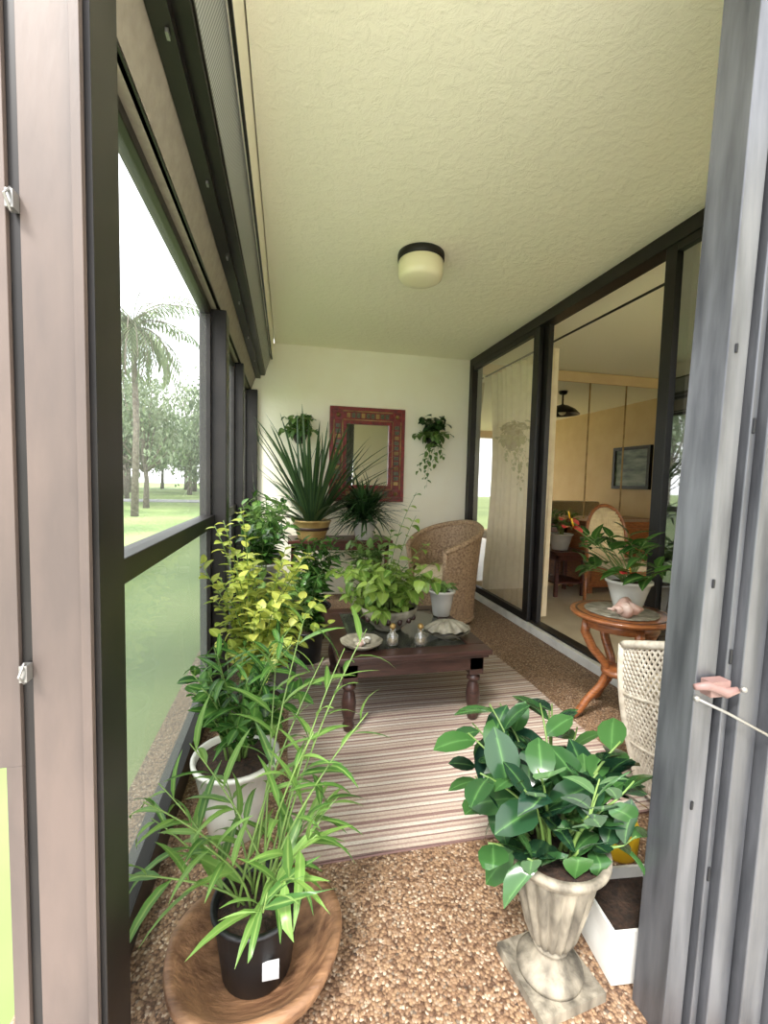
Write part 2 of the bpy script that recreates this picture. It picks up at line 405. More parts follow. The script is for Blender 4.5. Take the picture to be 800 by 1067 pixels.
boxobj('trim_2','bronze',XW-.04,-.31,3.46,3.54,0,1.984,bevel=.004)
boxobj('trim_3','bronze',XW-.04,-.27,4.41,4.47,0,1.984,bevel=.004)
boxobj('trim_4','bronze',XW+.036,-.35,.83,2.42,0,.1,bevel=.004)
def extr(b,prof,y0,y1,mat):
    n=len(prof); vs=[(x,y0,z) for x,z in prof]+[(x,y1,z) for x,z in prof]
    fs=[(i,(i+1)%n,n+(i+1)%n,n+i) for i in range(n)]+[tuple(range(n))[::-1],tuple(range(n,2*n))]
    b.add(vs,fs,mat,False)
g=G('roller_shutter_housing',(-.25,2.6,2.0))
b=B(['taupe2','bronze','perf','cream'])
extr(b,[(-.55,2.6),(-.125,2.6),(-.125,2.43),(-.15,2.30),(-.17,2.30),(-.17,2.44),(-.55,2.44)],.66,4.47,3)
extr(b,[(-.17,2.44),(-.155,2.30),(-.158,2.285),(-.2,2.16),(-.215,2.16),(-.23,2.44)],.83,4.47,2)
extr(b,[(-.23,2.44),(-.205,2.165),(-.205,2.13),(-.245,2.13),(-.245,2.10),(-.29,2.10),(-.30,2.44)],.83,4.47,1)
extr(b,[(-.30,2.44),(-.285,2.12),(-.335,1.985),(-.43,1.985),(-.43,2.44)],.83,4.47,0)
b.finish('housing',g)
b=B(['bronze','rod'])
b.box(-.148,-.138,.83,4.47,2.285,2.30); b.box(-.345,-.33,.83,4.47,1.985,1.995); b.box(-.215,-.2,.83,4.47,2.145,2.165)
for y in [1.1,1.6,2.1,2.6,3.2,3.8]: b.box(-.262,-.255,y,y+.02,2.09,2.1,1)
b.finish('tracks',g)

# ------------------------------------------------------------ entry door frame
DT=2.3
g=G('door_2',(0.2,.74,0))
b=B(['taupe','bronze','rod'])
b.box(-.352,-.283,.715,.80,0,DT,0); b.box(-.31,-.266,.722,.825,0,DT,1); b.box(-.287,-.274,.708,.72,0,DT,0)
b.box(-.367,-.352,.72,.80,0,DT,1)
b.box(-.45,-.367,.712,.80,.72,DT,0)
b.box(-.387,-.367,.712,.80,0,.72,0)
for z in (1.50,.86):
    b.box(-.362,-.352,.700,.716,z-.012,z+.012,2); b.tube([(-.357,.705,z+.015),(-.357,.69,z),(-.357,.705,z-.015)],.002,6,2)
b.finish('jamb_left',g,bevel=.003)
b=B(['alu','aludark'])
b.box(.742,.79,.70,.78,0,DT,0); b.box(.79,.80,.72,.78,0,DT,1); b.box(.80,.815,.69,.78,0,DT,0)
b.box(.815,.822,.715,.78,0,DT,1); b.box(.822,.872,.675,.78,0,DT,0); b.box(.872,.88,.70,.78,0,DT,1)
b.box(.88,.935,.655,.78,0,DT,0); b.box(.935,.945,.68,.78,0,DT,1); b.box(.945,1.12,.64,.78,0,DT,0)
for z in [.35,.8,1.25,1.6,1.75]: b.box(.805,.811,.687,.692,z,z+.03,1)
for z in [.5,.95,1.4]: b.box(.758,.764,.697,.702,z,z+.018,1)
for v in b.v: v.x+=(v.z-1.14)*.03+.058
b.finish('jamb_right',g,bevel=.002)
b=B(['pink','rod'])
b.box(.795,.84,.672,.695,.745,.775,0); b.tube([(.765,.68,.765),(.79,.675,.768),(.83,.672,.752),(.85,.665,.76)],[.006,.009,.010,.006],8,0)
b.tube([(.765,.675,.745),(.83,.665,.715),(.98,.63,.635)],.003,8,1); b.ball((.765,.675,.745),.006,1)
b.ball((.85,.655,.765),.006,1)
b.finish('door_latch',g)

# ------------------------------------------------------------ ceiling light
g=G('ceiling_light',(.738,2.53,2.44))
b=B(['bronze','lampglass'])
b.lathe([(0,2.44),(.13,2.44),(.133,2.43),(.133,2.405),(.125,2.40),(0,2.40)],(.738,2.53,0),40,0)
b.lathe([(.118,2.405),(.127,2.395),(.128,2.33),(.122,2.305),(.105,2.293),(.05,2.288),(0,2.287)],(.738,2.53,0),40,1)
b.finish('fixture',g)

# ------------------------------------------------------------ rug
b=B(['rug']); b.grid(30,40,lambda u,v:Vector((.02+1.36*u+.004*math.sin(v*20),1.257+2.6*v+.006*math.sin(u*7),.009+.002*math.sin(u*9+v*12))))
b.box(.025,1.375,1.262,3.85,.0005,.006)
b.finish('striped_rug')

# ------------------------------------------------------------ coffee table
def legprof(h): 
    return [(.0,0),(.020,0),(.024,.01),(.028,.03),(.020,.045),(.026,.06),(.032,.09),(.034,.13),(.028,.17),(.020,.19),(.032,.2),(.032,.212),(.022,.222),(.028,h)]
g=G('coffee_table',(.588,2.27,.01))
b=B(['wooddark','tabletop'])
x0,x1,y0,y1=.222,.955,1.885,2.66
b.box(x0,x1,y0,y0+.09,.345,.37); b.box(x0,x1,y1-.09,y1,.345,.37); b.box(x0,x0+.09,y0+.09,y1-.09,.345,.37); b.box(x1-.09,x1,y0+.09,y1-.09,.345,.37)
b.box(x0+.09,x1-.09,y0+.09,y1-.09,.345,.366,1)
b.box(x0+.012,x1-.012,y0+.012,y1-.012,.33,.345)
b.box(x0+.03,x1-.03,y0+.03,y0+.055,.265,.33); b.box(x0+.03,x1-.03,y1-.055,y1-.03,.265,.33)
b.box(x0+.03,x0+.055,y0+.055,y1-.055,.265,.33); b.box(x1-.055,x1-.03,y0+.055,y1-.055,.265,.33)
b.finish('top',g,bevel=.004)
b=B(['wooddark'])
for x in (x0+.065,x1-.065):
    for y in (y0+.065,y1-.065):
        b.lathe(legprof(.235),(x,y,.011),24); b.box(x-.035,x+.035,y-.035,y+.035,.243,.335)
b.finish('legs',g,bevel=.002)
TZ=.37
g=G('potted_pothos',(.537,2.27,TZ))
b=B(['clam','soil','wooddark'])
b.lathe([(0,0),(.07,0),(.075,.012),(.12,.05),(.15,.1),(.155,.12),(.147,.122),(.14,.105)],(.537,2.27,TZ+.001),40,0); b.lathe([(.145,.104),(0,.112)],(.537,2.27,TZ),40,1)
for i in range(14):
    a=i*math.tau/14; b.ball((.537+.134*math.cos(a),2.27+.134*math.sin(a),TZ+.068),.014,2,8,1.2)
b.finish('bowl',g)
b=B(['stem','l_pothos'])
stems(b,(.537,2.27,TZ+.1),40,.25,.26,.09,.068,6,.62,.9,(-.03,0),.3,.0025,base_r=.08,pw=.7,lup=.3)
stems(b,(.537,2.27,TZ+.1),5,0,0,.075,.05,9,.62,.9,start=.3,rad=.0025,pw=.7,lup=.5,ends=[(.12,.0,.5),(.17,.05,.62),(.22,0,.36),(-.22,-.05,.3),(.05,.1,.42)])
stems(b,(.537,2.27,TZ+.1),9,.05,.26,.085,.06,7,.62,1.0,(-.05,.02),.3,.0025,base_r=.1,pw=.7,exp=1.1)
for v in b.v:
    if .2<v.x<.97 and 1.86<v.y<2.68 and v.z<TZ+.008: v.z=TZ+.008+R(0,.004)
b.finish('foliage',g)
g=G('white_mug_planter',(.9,2.45,TZ))
b=B(['ceramic','soil','stem','l_mid']); pot(b,(.9,2.45,TZ+.001),.05,.072,.15)
stems(b,(.9,2.45,TZ+.13),8,.06,.08,.05,.03,4,ms=2,ml=3)
b.finish('planter',g)
g=G('decorative_dish',(.35,2.0,TZ))
b=B(['ceramic','clam','conch'])
b.lathe([(0,0),(.05,0),(.085,.02),(.1,.034),(.097,.036),(.05,.01),(0,.008)],(.35,2.01,TZ+.001),32,1,mod=lambda a,t:1+.05*t*math.cos(9*a))
for i in range(9): b.ball((.35+R(-.05,.05),2.01+R(-.05,.05),TZ+.024),R(.012,.02),(i%3),8,.7)
b.finish('dish',g)
for nm,(x,y) in (('glass_bottle',(.502,2.02)),('glass_bottle.001',(.634,2.0))):
    b=B(['bottle','gold']); b.lathe([(0,0),(.024,0),(.028,.006),(.028,.045),(.014,.06),(.011,.07),(.015,.075)],(x,y,TZ+.001),20,0)
    b.lathe([(.0,.004),(.022,.004),(.022,.03),(0,.03)],(x,y,TZ+.002),16,1); b.ball((x,y,TZ+.09),.015,1,10)
    b.tube([(x,y,TZ+.03),(x,y,TZ+.08)],.004,6,1)
    b.finish(nm)
b=B(['clam'])
def low(u,v):
    a=math.tau*u; rib=1+.05*math.cos(11*a)*v; r=(.05+.07*v)*rib
    return Vector((.80+r*math.cos(a),2.08+r*.72*math.sin(a),TZ+.003+.035*v+.006*v*math.cos(11*a)))
b.grid(66,8,low,cu=True)
def upf(u,v):
    a=math.tau*u; rib=1+.06*math.cos(11*a)*v; r=.115*v*rib
    return Vector((.80+r*math.cos(a),2.085+r*.7*math.sin(a),TZ+.045+.045*(1-v*v)+.006*v*math.cos(11*a)))
b.grid(66,10,upf,cu=True)
b.finish('clam_shell')

# ------------------------------------------------------------ wicker barrel chairs
def barrel_dense(name,c,front,mat,cush):
    g=G(name,(c[0],c[1],c[2]))
    b=B([mat,cush,'wooddark'])
    cx,cy,cz=c; gap=math.radians(48)
    def top(a):
        k=min(1,abs(a)/(math.pi-gap)); return .80-.20*(k**1.6)
    def sh(off):
        def f(u,v):
            a=(u*2-1)*(math.pi-gap); th=front+math.pi+a; H=top(a)
            rr=.245+.055*v**1.5+off; rr+=.0045*math.sin(u*190+ (math.pi if int(v*44)%2 else 0))
            return Vector((cx+rr*math.cos(th),cy+rr*math.sin(th),cz+.03+(H-.03)*v))
        return f
    b.grid(230,45,sh(.012)); b.grid(230,45,sh(-.012))
    rim=[]; 
    for i in range(41):
        a=(i/40*2-1)*(math.pi-gap); th=front+math.pi+a; rim.append((cx+.30*math.cos(th),cy+.30*math.sin(th),cz+top(a)))
    b.tube(rim,.024,8)
    for s_ in (-1,1):
        th=front+math.pi+s_*(math.pi-gap)
        b.tube([(cx+r*math.cos(th),cy+r*math.sin(th),cz+z) for r,z in((.245,.0),(.25,.2),(.265,.4),(.30,.6))],.022,8)
    base=[(cx+.25*math.cos(t*math.tau/30),cy+.25*math.sin(t*math.tau/30),cz+.035) for t in range(31)]; b.tube(base,.02,8)
    b.grid(60,20,lambda u,v:Vector((cx+(.245+.004*math.sin(u*90+(math.pi if int(v*19)%2 else 0)))*math.cos(front-gap+2*gap*u),cy+.245*math.sin(front-gap+2*gap*u),cz+.03+.33*v)))
    b.lathe([(0,.33),(.225,.33),(.24,.35),(.243,.40),(.225,.43),(0,.445)],(cx,cy,cz),36,1)
    b.finish('body',g)
barrel_dense('wicker_armchair',(1.29,3.5,.012),math.radians(205),'wicker','cushion')

def lattice_chair(name,c,front):
    g=G(name,c); cx,cy,cz=c; b=B(['whitewicker','cushion'])
    gap=math.radians(50)
    def S(a,v):
        k=min(1,abs(a)/(math.pi-gap)); H=.72-.16*(k**1.6); th=front+math.pi+a
        rr=.22+.09*math.sin(v*1.7)
        return Vector((cx+rr*math.cos(th),cy+rr*math.sin(th),cz+.03+(H-.03)*v))
    A=math.pi-gap
    n=72
    for k in range(-18,n):
        for sgn in(1,-1):
            pts=[]
            for j in range(19):
                v=j/18; u=(k+v*18)/n
                if 0<=u<=1: pts.append(S((u*2-1)*A*sgn,v))
            if len(pts)>2: b.tube(pts,.0048,5)
    for v in (.0,.33,.66,1):
        b.tube([S((i/50*2-1)*A,v) for i in range(51)],.007 if v<1 else .015,8)
    for sgn in(-1,1): b.tube([S(sgn*A,v/10) for v in range(11)],.016,8)
    b.lathe([(0,.3),(.19,.3),(.215,.32),(.215,.37),(.19,.40),(0,.415)],(cx,cy,cz),36,1)
    for a in (front-.7,front+.7): b.tube([(cx+.21*math.cos(a),cy+.21*math.sin(a),cz),(cx+.21*math.cos(a),cy+.21*math.sin(a),cz+.31)],.013,8)
    b.finish('body',g)
lattice_chair('white_wicker_chair',(1.50,1.27,.013),math.radians(112))

# ------------------------------------------------------------ framed mirror
g=G('framed_mirror',(.795,4.46,.94))
b=B(['redframe','gold','greentile'])
X0,X1,Z0,Z1=.415,1.175,.945,1.88
def ring(i,o,y,mat,t):
    b.box(X0+o,X1-o,y,4.47,Z1-i,Z1-o,mat); b.box(X0+o,X1-o,y,4.47,Z0+o,Z0+i,mat)
    b.box(X0+o,X0+i,y,4.47,Z0+i,Z1-i,mat); b.box(X1-i,X1-o,y,4.47,Z0+i,Z1-i,mat)
ring(.035,0,4.43,0,0); ring(.045,.035,4.438,1,0); ring(.12,.045,4.445,0,0); ring(.13,.12,4.438,1,0); ring(.165,.13,4.43,0,0)
n=12
for i in range(n):
    z=Z0+.16+(Z1-Z0-.32)*(i+.5)/n
    for x in (X0+.082,X1-.082): b.box(x-.024,x+.024,4.437,4.446,z-.018,z+.018,2 if i%3 else 1)
n=9
for i in range(n):
    x=X0+.16+(X1-X0-.32)*(i+.5)/n
    for z in (Z0+.082,Z1-.082): b.box(x-.018,x+.018,4.437,4.446,z-.024,z+.024,2 if i%3 else 1)
for x in (X0+.082,X1-.082):
    for z in(Z0+.082,Z1-.082): b.box(x-.045,x+.045,4.432,4.446,z-.045,z+.045,0); b.ball((x,4.432,z),.022,1)
b.finish('frame',g,bevel=.002)
b=B(['mirror']); b.box(X0+.16,X1-.16,4.455,4.468,Z0+.16,Z1-.16); b.finish('glass',g)

# ------------------------------------------------------------ wall planters
def wallplanter(name,x,z,y=4.40,n=16,H=.22,trail=True,mat='l_dark'):
    g=G(name,(x,y,z))
    b=B(['bronze','soil'])
    b.lathe([(0,-.09),(.03,-.085),(.06,-.04),(.07,0),(.066,0),(.06,-.015),(0,-.015)],(x,y-.01,z),20,0)
    b.tube([(x,4.465,z+.16),(x,4.44,z+.17),(x,y,z)],.004,6,0); b.box(x-.015,x+.015,4.455,4.47,z-.06,z+.18,0)
    b.finish('basket',g)
    b=B(['stem',mat,'l_mid'],((None,None),(None,4.455),(None,None)))
    stems(b,(x,y-.03,z),n,H,.15,.1,.075,6,.65,1,(0,-.03),.3,.002,pw=.7)
    stems(b,(x,y-.03,z),10,.05,.2,.1,.07,6,.65,1,(0,-.03),.3,.002,pw=.7,ml=2)
    if trail: stems(b,(x,y-.05,z),5,0,0,.07,.045,9,.65,1,start=.1,rad=.002,pw=.7,ml=2,exp=.6,ends=[(-.12,-.05,-.42),(.03,-.06,-.3),(-.2,-.08,-.36),(.08,-.03,-.2),(-.05,-.04,-.5)])
    b.finish('foliage',g)
wallplanter('hanging_planter',1.46,1.60)
wallplanter('hanging_planter.001',.12,1.58,trail=False,mat='l_mid',n=12,H=.18)

# ------------------------------------------------------------ plant console + plants
def table4(name,x0,x1,y0,y1,z,mat,t=.03,lw=.035,shelf=None):
    g=G(name,((x0+x1)/2,(y0+y1)/2,0))
    b=B([mat]); b.box(x0,x1,y0,y1,z-t,z); b.box(x0+.03,x1-.03,y0+.03,y1-.03,z-t-.06,z-t)
    for x in(x0+.03,x1-.03-lw):
        for y in(y0+.03,y1-.03-lw): b.box(x,x+lw,y,y+lw,.0,z-t)
    if shelf: b.box(x0+.03,x1-.03,y0+.03,y1-.03,shelf,shelf+.02)
    b.finish('frame',g,bevel=.004); return g
table4('plant_console_table',.02,.95,3.9,4.3,.62,'woodred')
table4('plant_bench',-.29,.01,2.62,3.62,.42,'wooddark')

def potted(name,c,pm,r0,r1,h,lm,mod=None,**kw):
    g=G(name,c); b=B([pm,'soil']); pot(b,(c[0],c[1],c[2]+.001),r0,r1,h,mod=mod); b.finish('pot',g)
    b=B(['stem',lm],kw.pop('clamp',WALLC))
    for k in kw.pop('sets'): stems(b,(c[0],c[1],c[2]+h-.02),**k)
    b.finish('foliage',g); return g
c=(.23,4.06,.62)
g=G('potted_sword_plant',c); b=B(['yellowpot','soil','wooddark']); pot(b,(c[0],c[1],c[2]+.001),.12,.17,.17); 
b.lathe([(.148,.08),(.156,.085),(.156,.105),(.15,.11)],(c[0],c[1],c[2]),32,2)
b.finish('pot',g)
b=B(['l_sword','l_sword'],((-.26,None),(None,4.42),(None,None)))
for i in range(74):
    a=i*2.4; el=R(.25,1.5) if i%2 else R(1.0,1.5); L=R(.65,1.12)
    d=Vector((math.cos(a)*math.cos(el),math.sin(a)*math.cos(el)-.12,math.sin(el)))
    b.leaf((c[0]+.06*math.cos(a),c[1]+.06*math.sin(a),c[2]+.15),d,L,R(.03,.048),R(.1,.7),.45,.35,1,8,.6)
b.finish('foliage',g)
c=(.70,4.0,.62)
g=G('potted_spiky_plant',c); b=B(['ceramic','soil']); pot(b,(c[0],c[1],c[2]+.001),.08,.11,.16); b.finish('pot',g)
b=B(['l_dark','l_dark'],((None,None),(None,4.41),(.66,None)))
for i in range(300):
    a=R(0,6.28); el=R(.0,1.5); L=R(.22,.42)
    d=Vector((math.cos(a)*math.cos(el),math.sin(a)*math.cos(el),math.sin(el)))
    b.leaf((c[0]+.04*math.cos(a),c[1]+.04*math.sin(a),c[2]+R(.15,.3)),d,L,.022,R(.3,1.2),.6,.3,1,5)
b.finish('foliage',g)

bz=.42
potted('potted_croton',(-.14,2.76,bz),'greypot',.07,.1,.15,'l_zz',sets=[dict(n=14,H=.34,spread=.16,L=.11,W=.045,per=12)],clamp=((-.34,None),(None,None),(.43,None)))
potted('potted_leafy_plant',(-.14,3.1,bz),'ceramic',.08,.11,.16,'l_mid',sets=[dict(n=16,H=.42,spread=.18,L=.1,W=.05,per=12)],clamp=((-.34,None),(None,None),(.43,None)))
potted('potted_leafy_plant.001',(-.13,3.45,bz),'greypot',.08,.11,.16,'l_zz',sets=[dict(n=16,H=.45,spread=.18,L=.1,W=.045,per=12)],clamp=((-.34,None),(None,None),(.43,None)))
potted('potted_leafy_plant.002',(-.05,2.32,0),'greypot',.09,.12,.22,'l_mid',sets=[dict(n=18,H=.45,spread=.2,L=.1,W=.045,per=14)],clamp=((-.34,.2),(None,None),(.03,None)))
potted('potted_fern_palm',(.19,3.2,.012),'blackpot',.1,.13,.24,'l_zz',sets=[dict(n=22,H=.52,spread=.2,L=.13,W=.045,per=14,start=.1)])
potted('potted_leafy_plant.003',(.62,3.3,.012),'ceramic',.1,.14,.3,'l_mid',sets=[dict(n=16,H=.45,spread=.2,L=.11,W=.05,per=12)])
potted('potted_leafy_plant.004',(.14,2.78,.012),'blackpot',.08,.1,.2,'l_zz',sets=[dict(n=16,H=.4,spread=.14,L=.1,W=.05,per=12,start=.1)])

# ------------------------------------------------------------ tall lime shrub
potted('potted_lime_shrub',(-.12,1.92,0),'greypot',.09,.12,.22,'l_lime',clamp=((-.345,None),(None,None),(None,None)),
  sets=[dict(n=15,H=.62,spread=.22,L=.072,W=.055,per=22,p=.75,start=.3,rad=.004,bend=.5),
        dict(n=6,H=.82,spread=.1,L=.065,W=.045,per=24,p=.75,start=.3,rad=.004,bias=(-.08,-.05)),
        dict(n=12,H=.48,spread=.25,L=.068,W=.05,per=18,p=.75,bias=(.1,-.08),rad=.003)])
potted('potted_zz_plant',(-.15,1.46,0),'ceramic',.085,.13,.25,'l_zz',clamp=((-.345,None),(None,None),(.1,None)),
  sets=[dict(n=11,H=.30,spread=.26,L=.085,W=.045,per=14,rad=.005,start=.25,bend=.4,lup=.7,bias=(-.02,.05)),
        dict(n=8,H=.42,spread=.16,L=.15,W=.024,per=12,start=.3,bend=.8,bias=(.05,.05))])
c=(-.055,1.0,.022)
g=G('potted_ginger_plant',c); b=B(['blackpot','soil','label']); pot(b,(c[0],c[1],c[2]+.0),.078,.096,.165,lip=.006)
b.box(c[0]+.015,c[0]+.05,c[1]-.0895,c[1]-.084,.075,.115,2)
b.finish('pot',g)
b=B(['stem','l_bamboo'],((-.345,None),(.80,None),(.14,None)))
stems(b,(c[0],c[1],.17),11,.22,.26,.165,.024,8,.65,.9,(-.02,.02),.25,.0035,lup=.9,base_r=.05,exp=1.3)
stems(b,(c[0],c[1],.17),9,0,0,.165,.022,7,.65,.9,start=.4,rad=.0035,lup=.9,base_r=.05,exp=1.3,ends=[(.18,.12,.54),(.12,.15,.62),(.25,.05,.42),(.02,.2,.46),(.2,.18,.5),(-.2,.1,.34),(-.24,.0,.26),(.13,.0,.40),(.24,.14,.58)])
b.finish('foliage',g)
g=G('carved_wooden_bowl',(-.055,1.0,0))
b=B(['bowlwood'])
b.lathe([(0,.001),(.11,.001),(.15,.02),(.182,.06),(.193,.088),(.19,.1),(.175,.1),(.16,.085),(.12,.04),(.08,.02),(0,.018)],(-.055,.995,0),56,0,
   mod=lambda a,t:1+.03*math.sin(2*a+.5)+.015*math.sin(5*a))
b.finish('bowl',g)

# ------------------------------------------------------------ urn plant
UX,UY=.61,.86
g=G('urn_planter',(UX,UY,0))
b=B(['stone','soil'])
b.box(UX-.085,UX+.085,UY-.085,UY+.085,0,.022,0,M4=Matrix.Translation((UX,UY,0))@Matrix.Rotation(.12,4,'Z')@Matrix.Translation((-UX,-UY,0)))
fl=lambda a,t:1+.11*abs(math.cos(9*a))-.07
b.lathe([(0,.022),(.072,.022),(.074,.034),(.062,.045),(.042,.055),(.032,.068),(.03,.078),(.04,.084),(.04,.09),(.032,.094)],(UX,UY,0),54,0)
b.lathe([(.032,.094),(.048,.105),(.058,.13),(.07,.18),(.084,.24),(.094,.292)],(UX,UY,0),144,0,mod=fl)
b.lathe([(.092,.29),(.1,.294),(.106,.308),(.117,.316),(.117,.328),(.103,.328),(.096,.315)],(UX,UY,0),54,0)
b.lathe([(.1,.314),(0,.32)],(UX,UY,0),30,1)
b.finish('urn',g)
b=B(['stem','l_urn'],((None,None),(.775,None),(.14,None)))
stems(b,(UX,UY,.31),19,.25,.19,.14,.088,5,1.0,.6,(.01,.05),.35,.005,base_r=.06,pw=.65,lup=.7,fold=.12)
stems(b,(UX,UY,.31),12,.08,.2,.13,.08,5,1.0,.7,(.01,.05),.3,.005,base_r=.07,pw=.65,lup=.5,fold=.12,exp=1.1)
b.finish('foliage',g)

g=G('white_planter_box',(.84,.87,0))
b=B(['white','soil'])
R4=Matrix.Translation((.845,.885,0))@Matrix.Rotation(-.1,4,'Z')
for q in ((-.1,.1,-.085,-.078),(-.1,.1,.078,.085),(-.1,-.093,-.078,.078),(.093,.1,-.078,.078)): b.box(*q,0.002,.13,0,R4)
b.box(-.093,.093,-.078,.078,.002,.1,1,R4)
b.finish('box',g)
b=B(['yellow']); b.lathe([(0,0),(.05,0),(.055,.01),(.06,.09),(.05,.11),(.02,.12),(.02,.14),(0,.14)],(1.03,1.14,0),24); b.finish('yellow_jug')

# ------------------------------------------------------------ round side table
cx,cy,tz=1.6,1.84,.54
g=G('round_side_table',(cx,cy,0))
b=B(['woodorange','wooddark'])
b.lathe([(0,tz-.025),(.2,tz-.025),(.222,tz-.02),(.23,tz-.01),(.228,tz-.002),(.215,tz),(0,tz)],(cx,cy,0),56)
b.lathe([(.0,tz-.07),(.17,tz-.07),(.17,tz-.025),(0,tz-.025)],(cx,cy,0),40)
b.lathe([(.195,tz+.0005),(.205,tz+.001),(.205,tz+.0012),(.195,tz+.001)],(cx,cy,0),56,1)
for k in range(4):
    a=k*math.pi/2+math.radians(168)
    pr=[(.165,.50),(.17,.44),(.13,.36),(.07,.29),(.05,.24),(.08,.17),(.14,.1),(.18,.04),(.205,.012)]
    b.tube([(cx+r*math.cos(a),cy+r*math.sin(a),z) for r,z in pr],[.02,.022,.022,.02,.018,.018,.018,.018,.014],8)
b.lathe([(0,.22),(.05,.22),(.075,.235),(.075,.25),(.05,.265),(0,.265)],(cx,cy,0),24)
b.finish('table',g)
b=B(['clam','stone']); b.lathe([(0,.001),(.15,.001),(.165,.004),(.16,.006),(0,.004)],(cx+.0,cy,tz+.001),60,0,mod=lambda a,t:1+.03*math.cos(24*a)*t); b.finish('lace_doily')
c=(1.67,1.88,tz+.008)
g=G('potted_anthurium',c); b=B(['ceramic','soil']); pot(b,c,.065,.1,.14); b.finish('pot',g)
b=B(['stem','l_zz','red','yellow'],((None,1.845),(None,None),(tz+.02,None)))
stems(b,(c[0],c[1],c[2]+.12),18,.24,.18,.15,.08,2,.6,.8,(-.06,0),.85,.003,pw=.7)
stems(b,(c[0],c[1],c[2]+.12),14,.1,.22,.15,.08,2,.6,.8,(-.05,0),.85,.003,pw=.7)
for dx,dy,dz in ((-.34,-.02,.30),(-.31,.05,.33),(-.1,-.12,.1)):
    e=Vector((c[0]+dx,c[1]+dy,c[2]+.1+dz)); s0=Vector((c[0],c[1],c[2]+.1))
    b.tube([s0,s0.lerp(e,.5)+Vector((0,0,.05)),e],.0025,6)
    b.leaf(e,(-.8,-.4,.3),.09,.08,.5,.6,.2,2,6,.7); b.leaf(e,(.3,-.8,-.2),.05,.06,.3,.6,.2,2,6,.7); b.tube([e,e+Vector((-.02,-.01,.045))],.004,6,3)
b.finish('foliage',g)
b=B(['conch'])
c=Vector((1.51,1.74,tz+.008))
pts=[];rad=[]
for i in range(60):
    t=i/59; a=t*math.tau*3.2; r=.004+.025*t**1.6; 
    pts.append(Vector((c.x-.065+.11*t, c.y+r*math.cos(a), c.z+.038+r*math.sin(a)*.7))); rad.append(.004+.030*t**1.5)
b.tube(pts,rad,12)
b.tube([(c.x+.04,c.y,c.z+.038),(c.x+.07,c.y-.015,c.z+.034),(c.x+.1,c.y-.025,c.z+.04)],[.036,.025,.005],12)
b.finish('conch_shell')

# ------------------------------------------------------------ interior furnishings
table4('interior_side_table',2.62,3.02,3.92,4.32,.49,'woodred',shelf=.16)
potted('potted_interior_plant',(2.78,4.1,.49),'ceramic',.08,.12,.17,'l_mid',sets=[dict(n=12,H=.28,spread=.2,L=.12,W=.05,per=6)],clamp=((None,None),(None,4.43),(None,None)))
g=G('sideboard',(3.5,4.2,.03)); b=B(['woodorange','gold']); b.box(3.08,4.2,4.02,4.42,.1,.76); b.box(3.05,4.23,4.0,4.43,.76,.79)
for x in (3.1,4.12): 
    for y in(4.04,4.36): b.box(x,x+.05,y,y+.05,.03,.1)
for i in range(3): b.box(3.1+.37*i,3.1+.37*i+.34,4.008,4.02,.14,.72); b.ball((3.4+.37*i,4.0,.45),.012,1)
b.finish('body',g,bevel=.004)
g=G('cane_back_chair',(2.85,3.3,.03))
b=B(['woodorange','cushion','canestrip'])
cx,cy=2.85,3.3
fr=[]
for i in range(25):
    a=math.pi*i/24; fr.append((cx-.21*math.cos(a),cy+.2+.06*math.sin(a)*1,.62+.36*math.sin(a)**.8))
fr=[(cx-.2,cy+.18,.45)]+fr+[(cx+.2,cy+.18,.45)]
b.tube(fr,.016,8)
for k in range(-9,10):
    x=cx+k*.021; h=math.sqrt(max(0,1-(k*.021/.21)**2))
    if h>.15: b.tube([(x,cy+.2,.5),(x,cy+.22,.62),(x,cy+.2+.06*h,.62+.34*h**.8)],.0085,5,2)
for z in [.5+.03*i for i in range(15)]:
    w=.2 if z<.62 else .21*math.sqrt(max(.02,1-((z-.62)/.36)**2))
    b.tube([(cx-w,cy+.21+max(0,z-.62)*.12,z),(cx,cy+.225+max(0,z-.62)*.15,z),(cx+w,cy+.21+max(0,z-.62)*.12,z)],.0085,5,2)
b.box(cx-.22,cx+.22,cy-.22,cy+.21,.42,.46); b.box(cx-.2,cx+.2,cy-.2,cy+.18,.46,.51,1)
for x in(-.2,.2):
    for y in(-.2,.19): b.tube([(cx+x,cy+y,.43),(cx+x*1.03,cy+y*1.03,.031)],[.02,.014],8)
b.finish('chair',g)
g=G('sofa',(4.1,2.9,.03)); b=B(['cushion'])
b.box(3.4,4.95,2.45,3.3,.08,.42); b.box(3.4,4.95,2.4,2.62,.08,.92); b.box(3.4,3.6,2.45,3.3,.08,.66); b.box(4.75,4.95,2.45,3.3,.08,.66)
b.box(3.62,4.17,2.62,3.3,.42,.56); b.box(4.18,4.73,2.62,3.3,.42,.56)
for x in(3.45,4.8):
    for y in (2.5,3.2): b.box(x,x+.06,y,y+.06,.03,.08)
b.finish('body',g,bevel=.04)
g=G('framed_painting',(5.08,3.1,1.13)); b=B(['paint','bronze']); b.box(5.07,5.1,2.78,3.42,1.18,1.72,0)
b.box(5.05,5.1,2.73,2.78,1.13,1.77,1); b.box(5.05,5.1,3.42,3.47,1.13,1.77,1); b.box(5.05,5.1,2.78,3.42,1.72,1.77,1); b.box(5.05,5.1,2.78,3.42,1.13,1.18,1)
b.finish('canvas_and_frame',g)
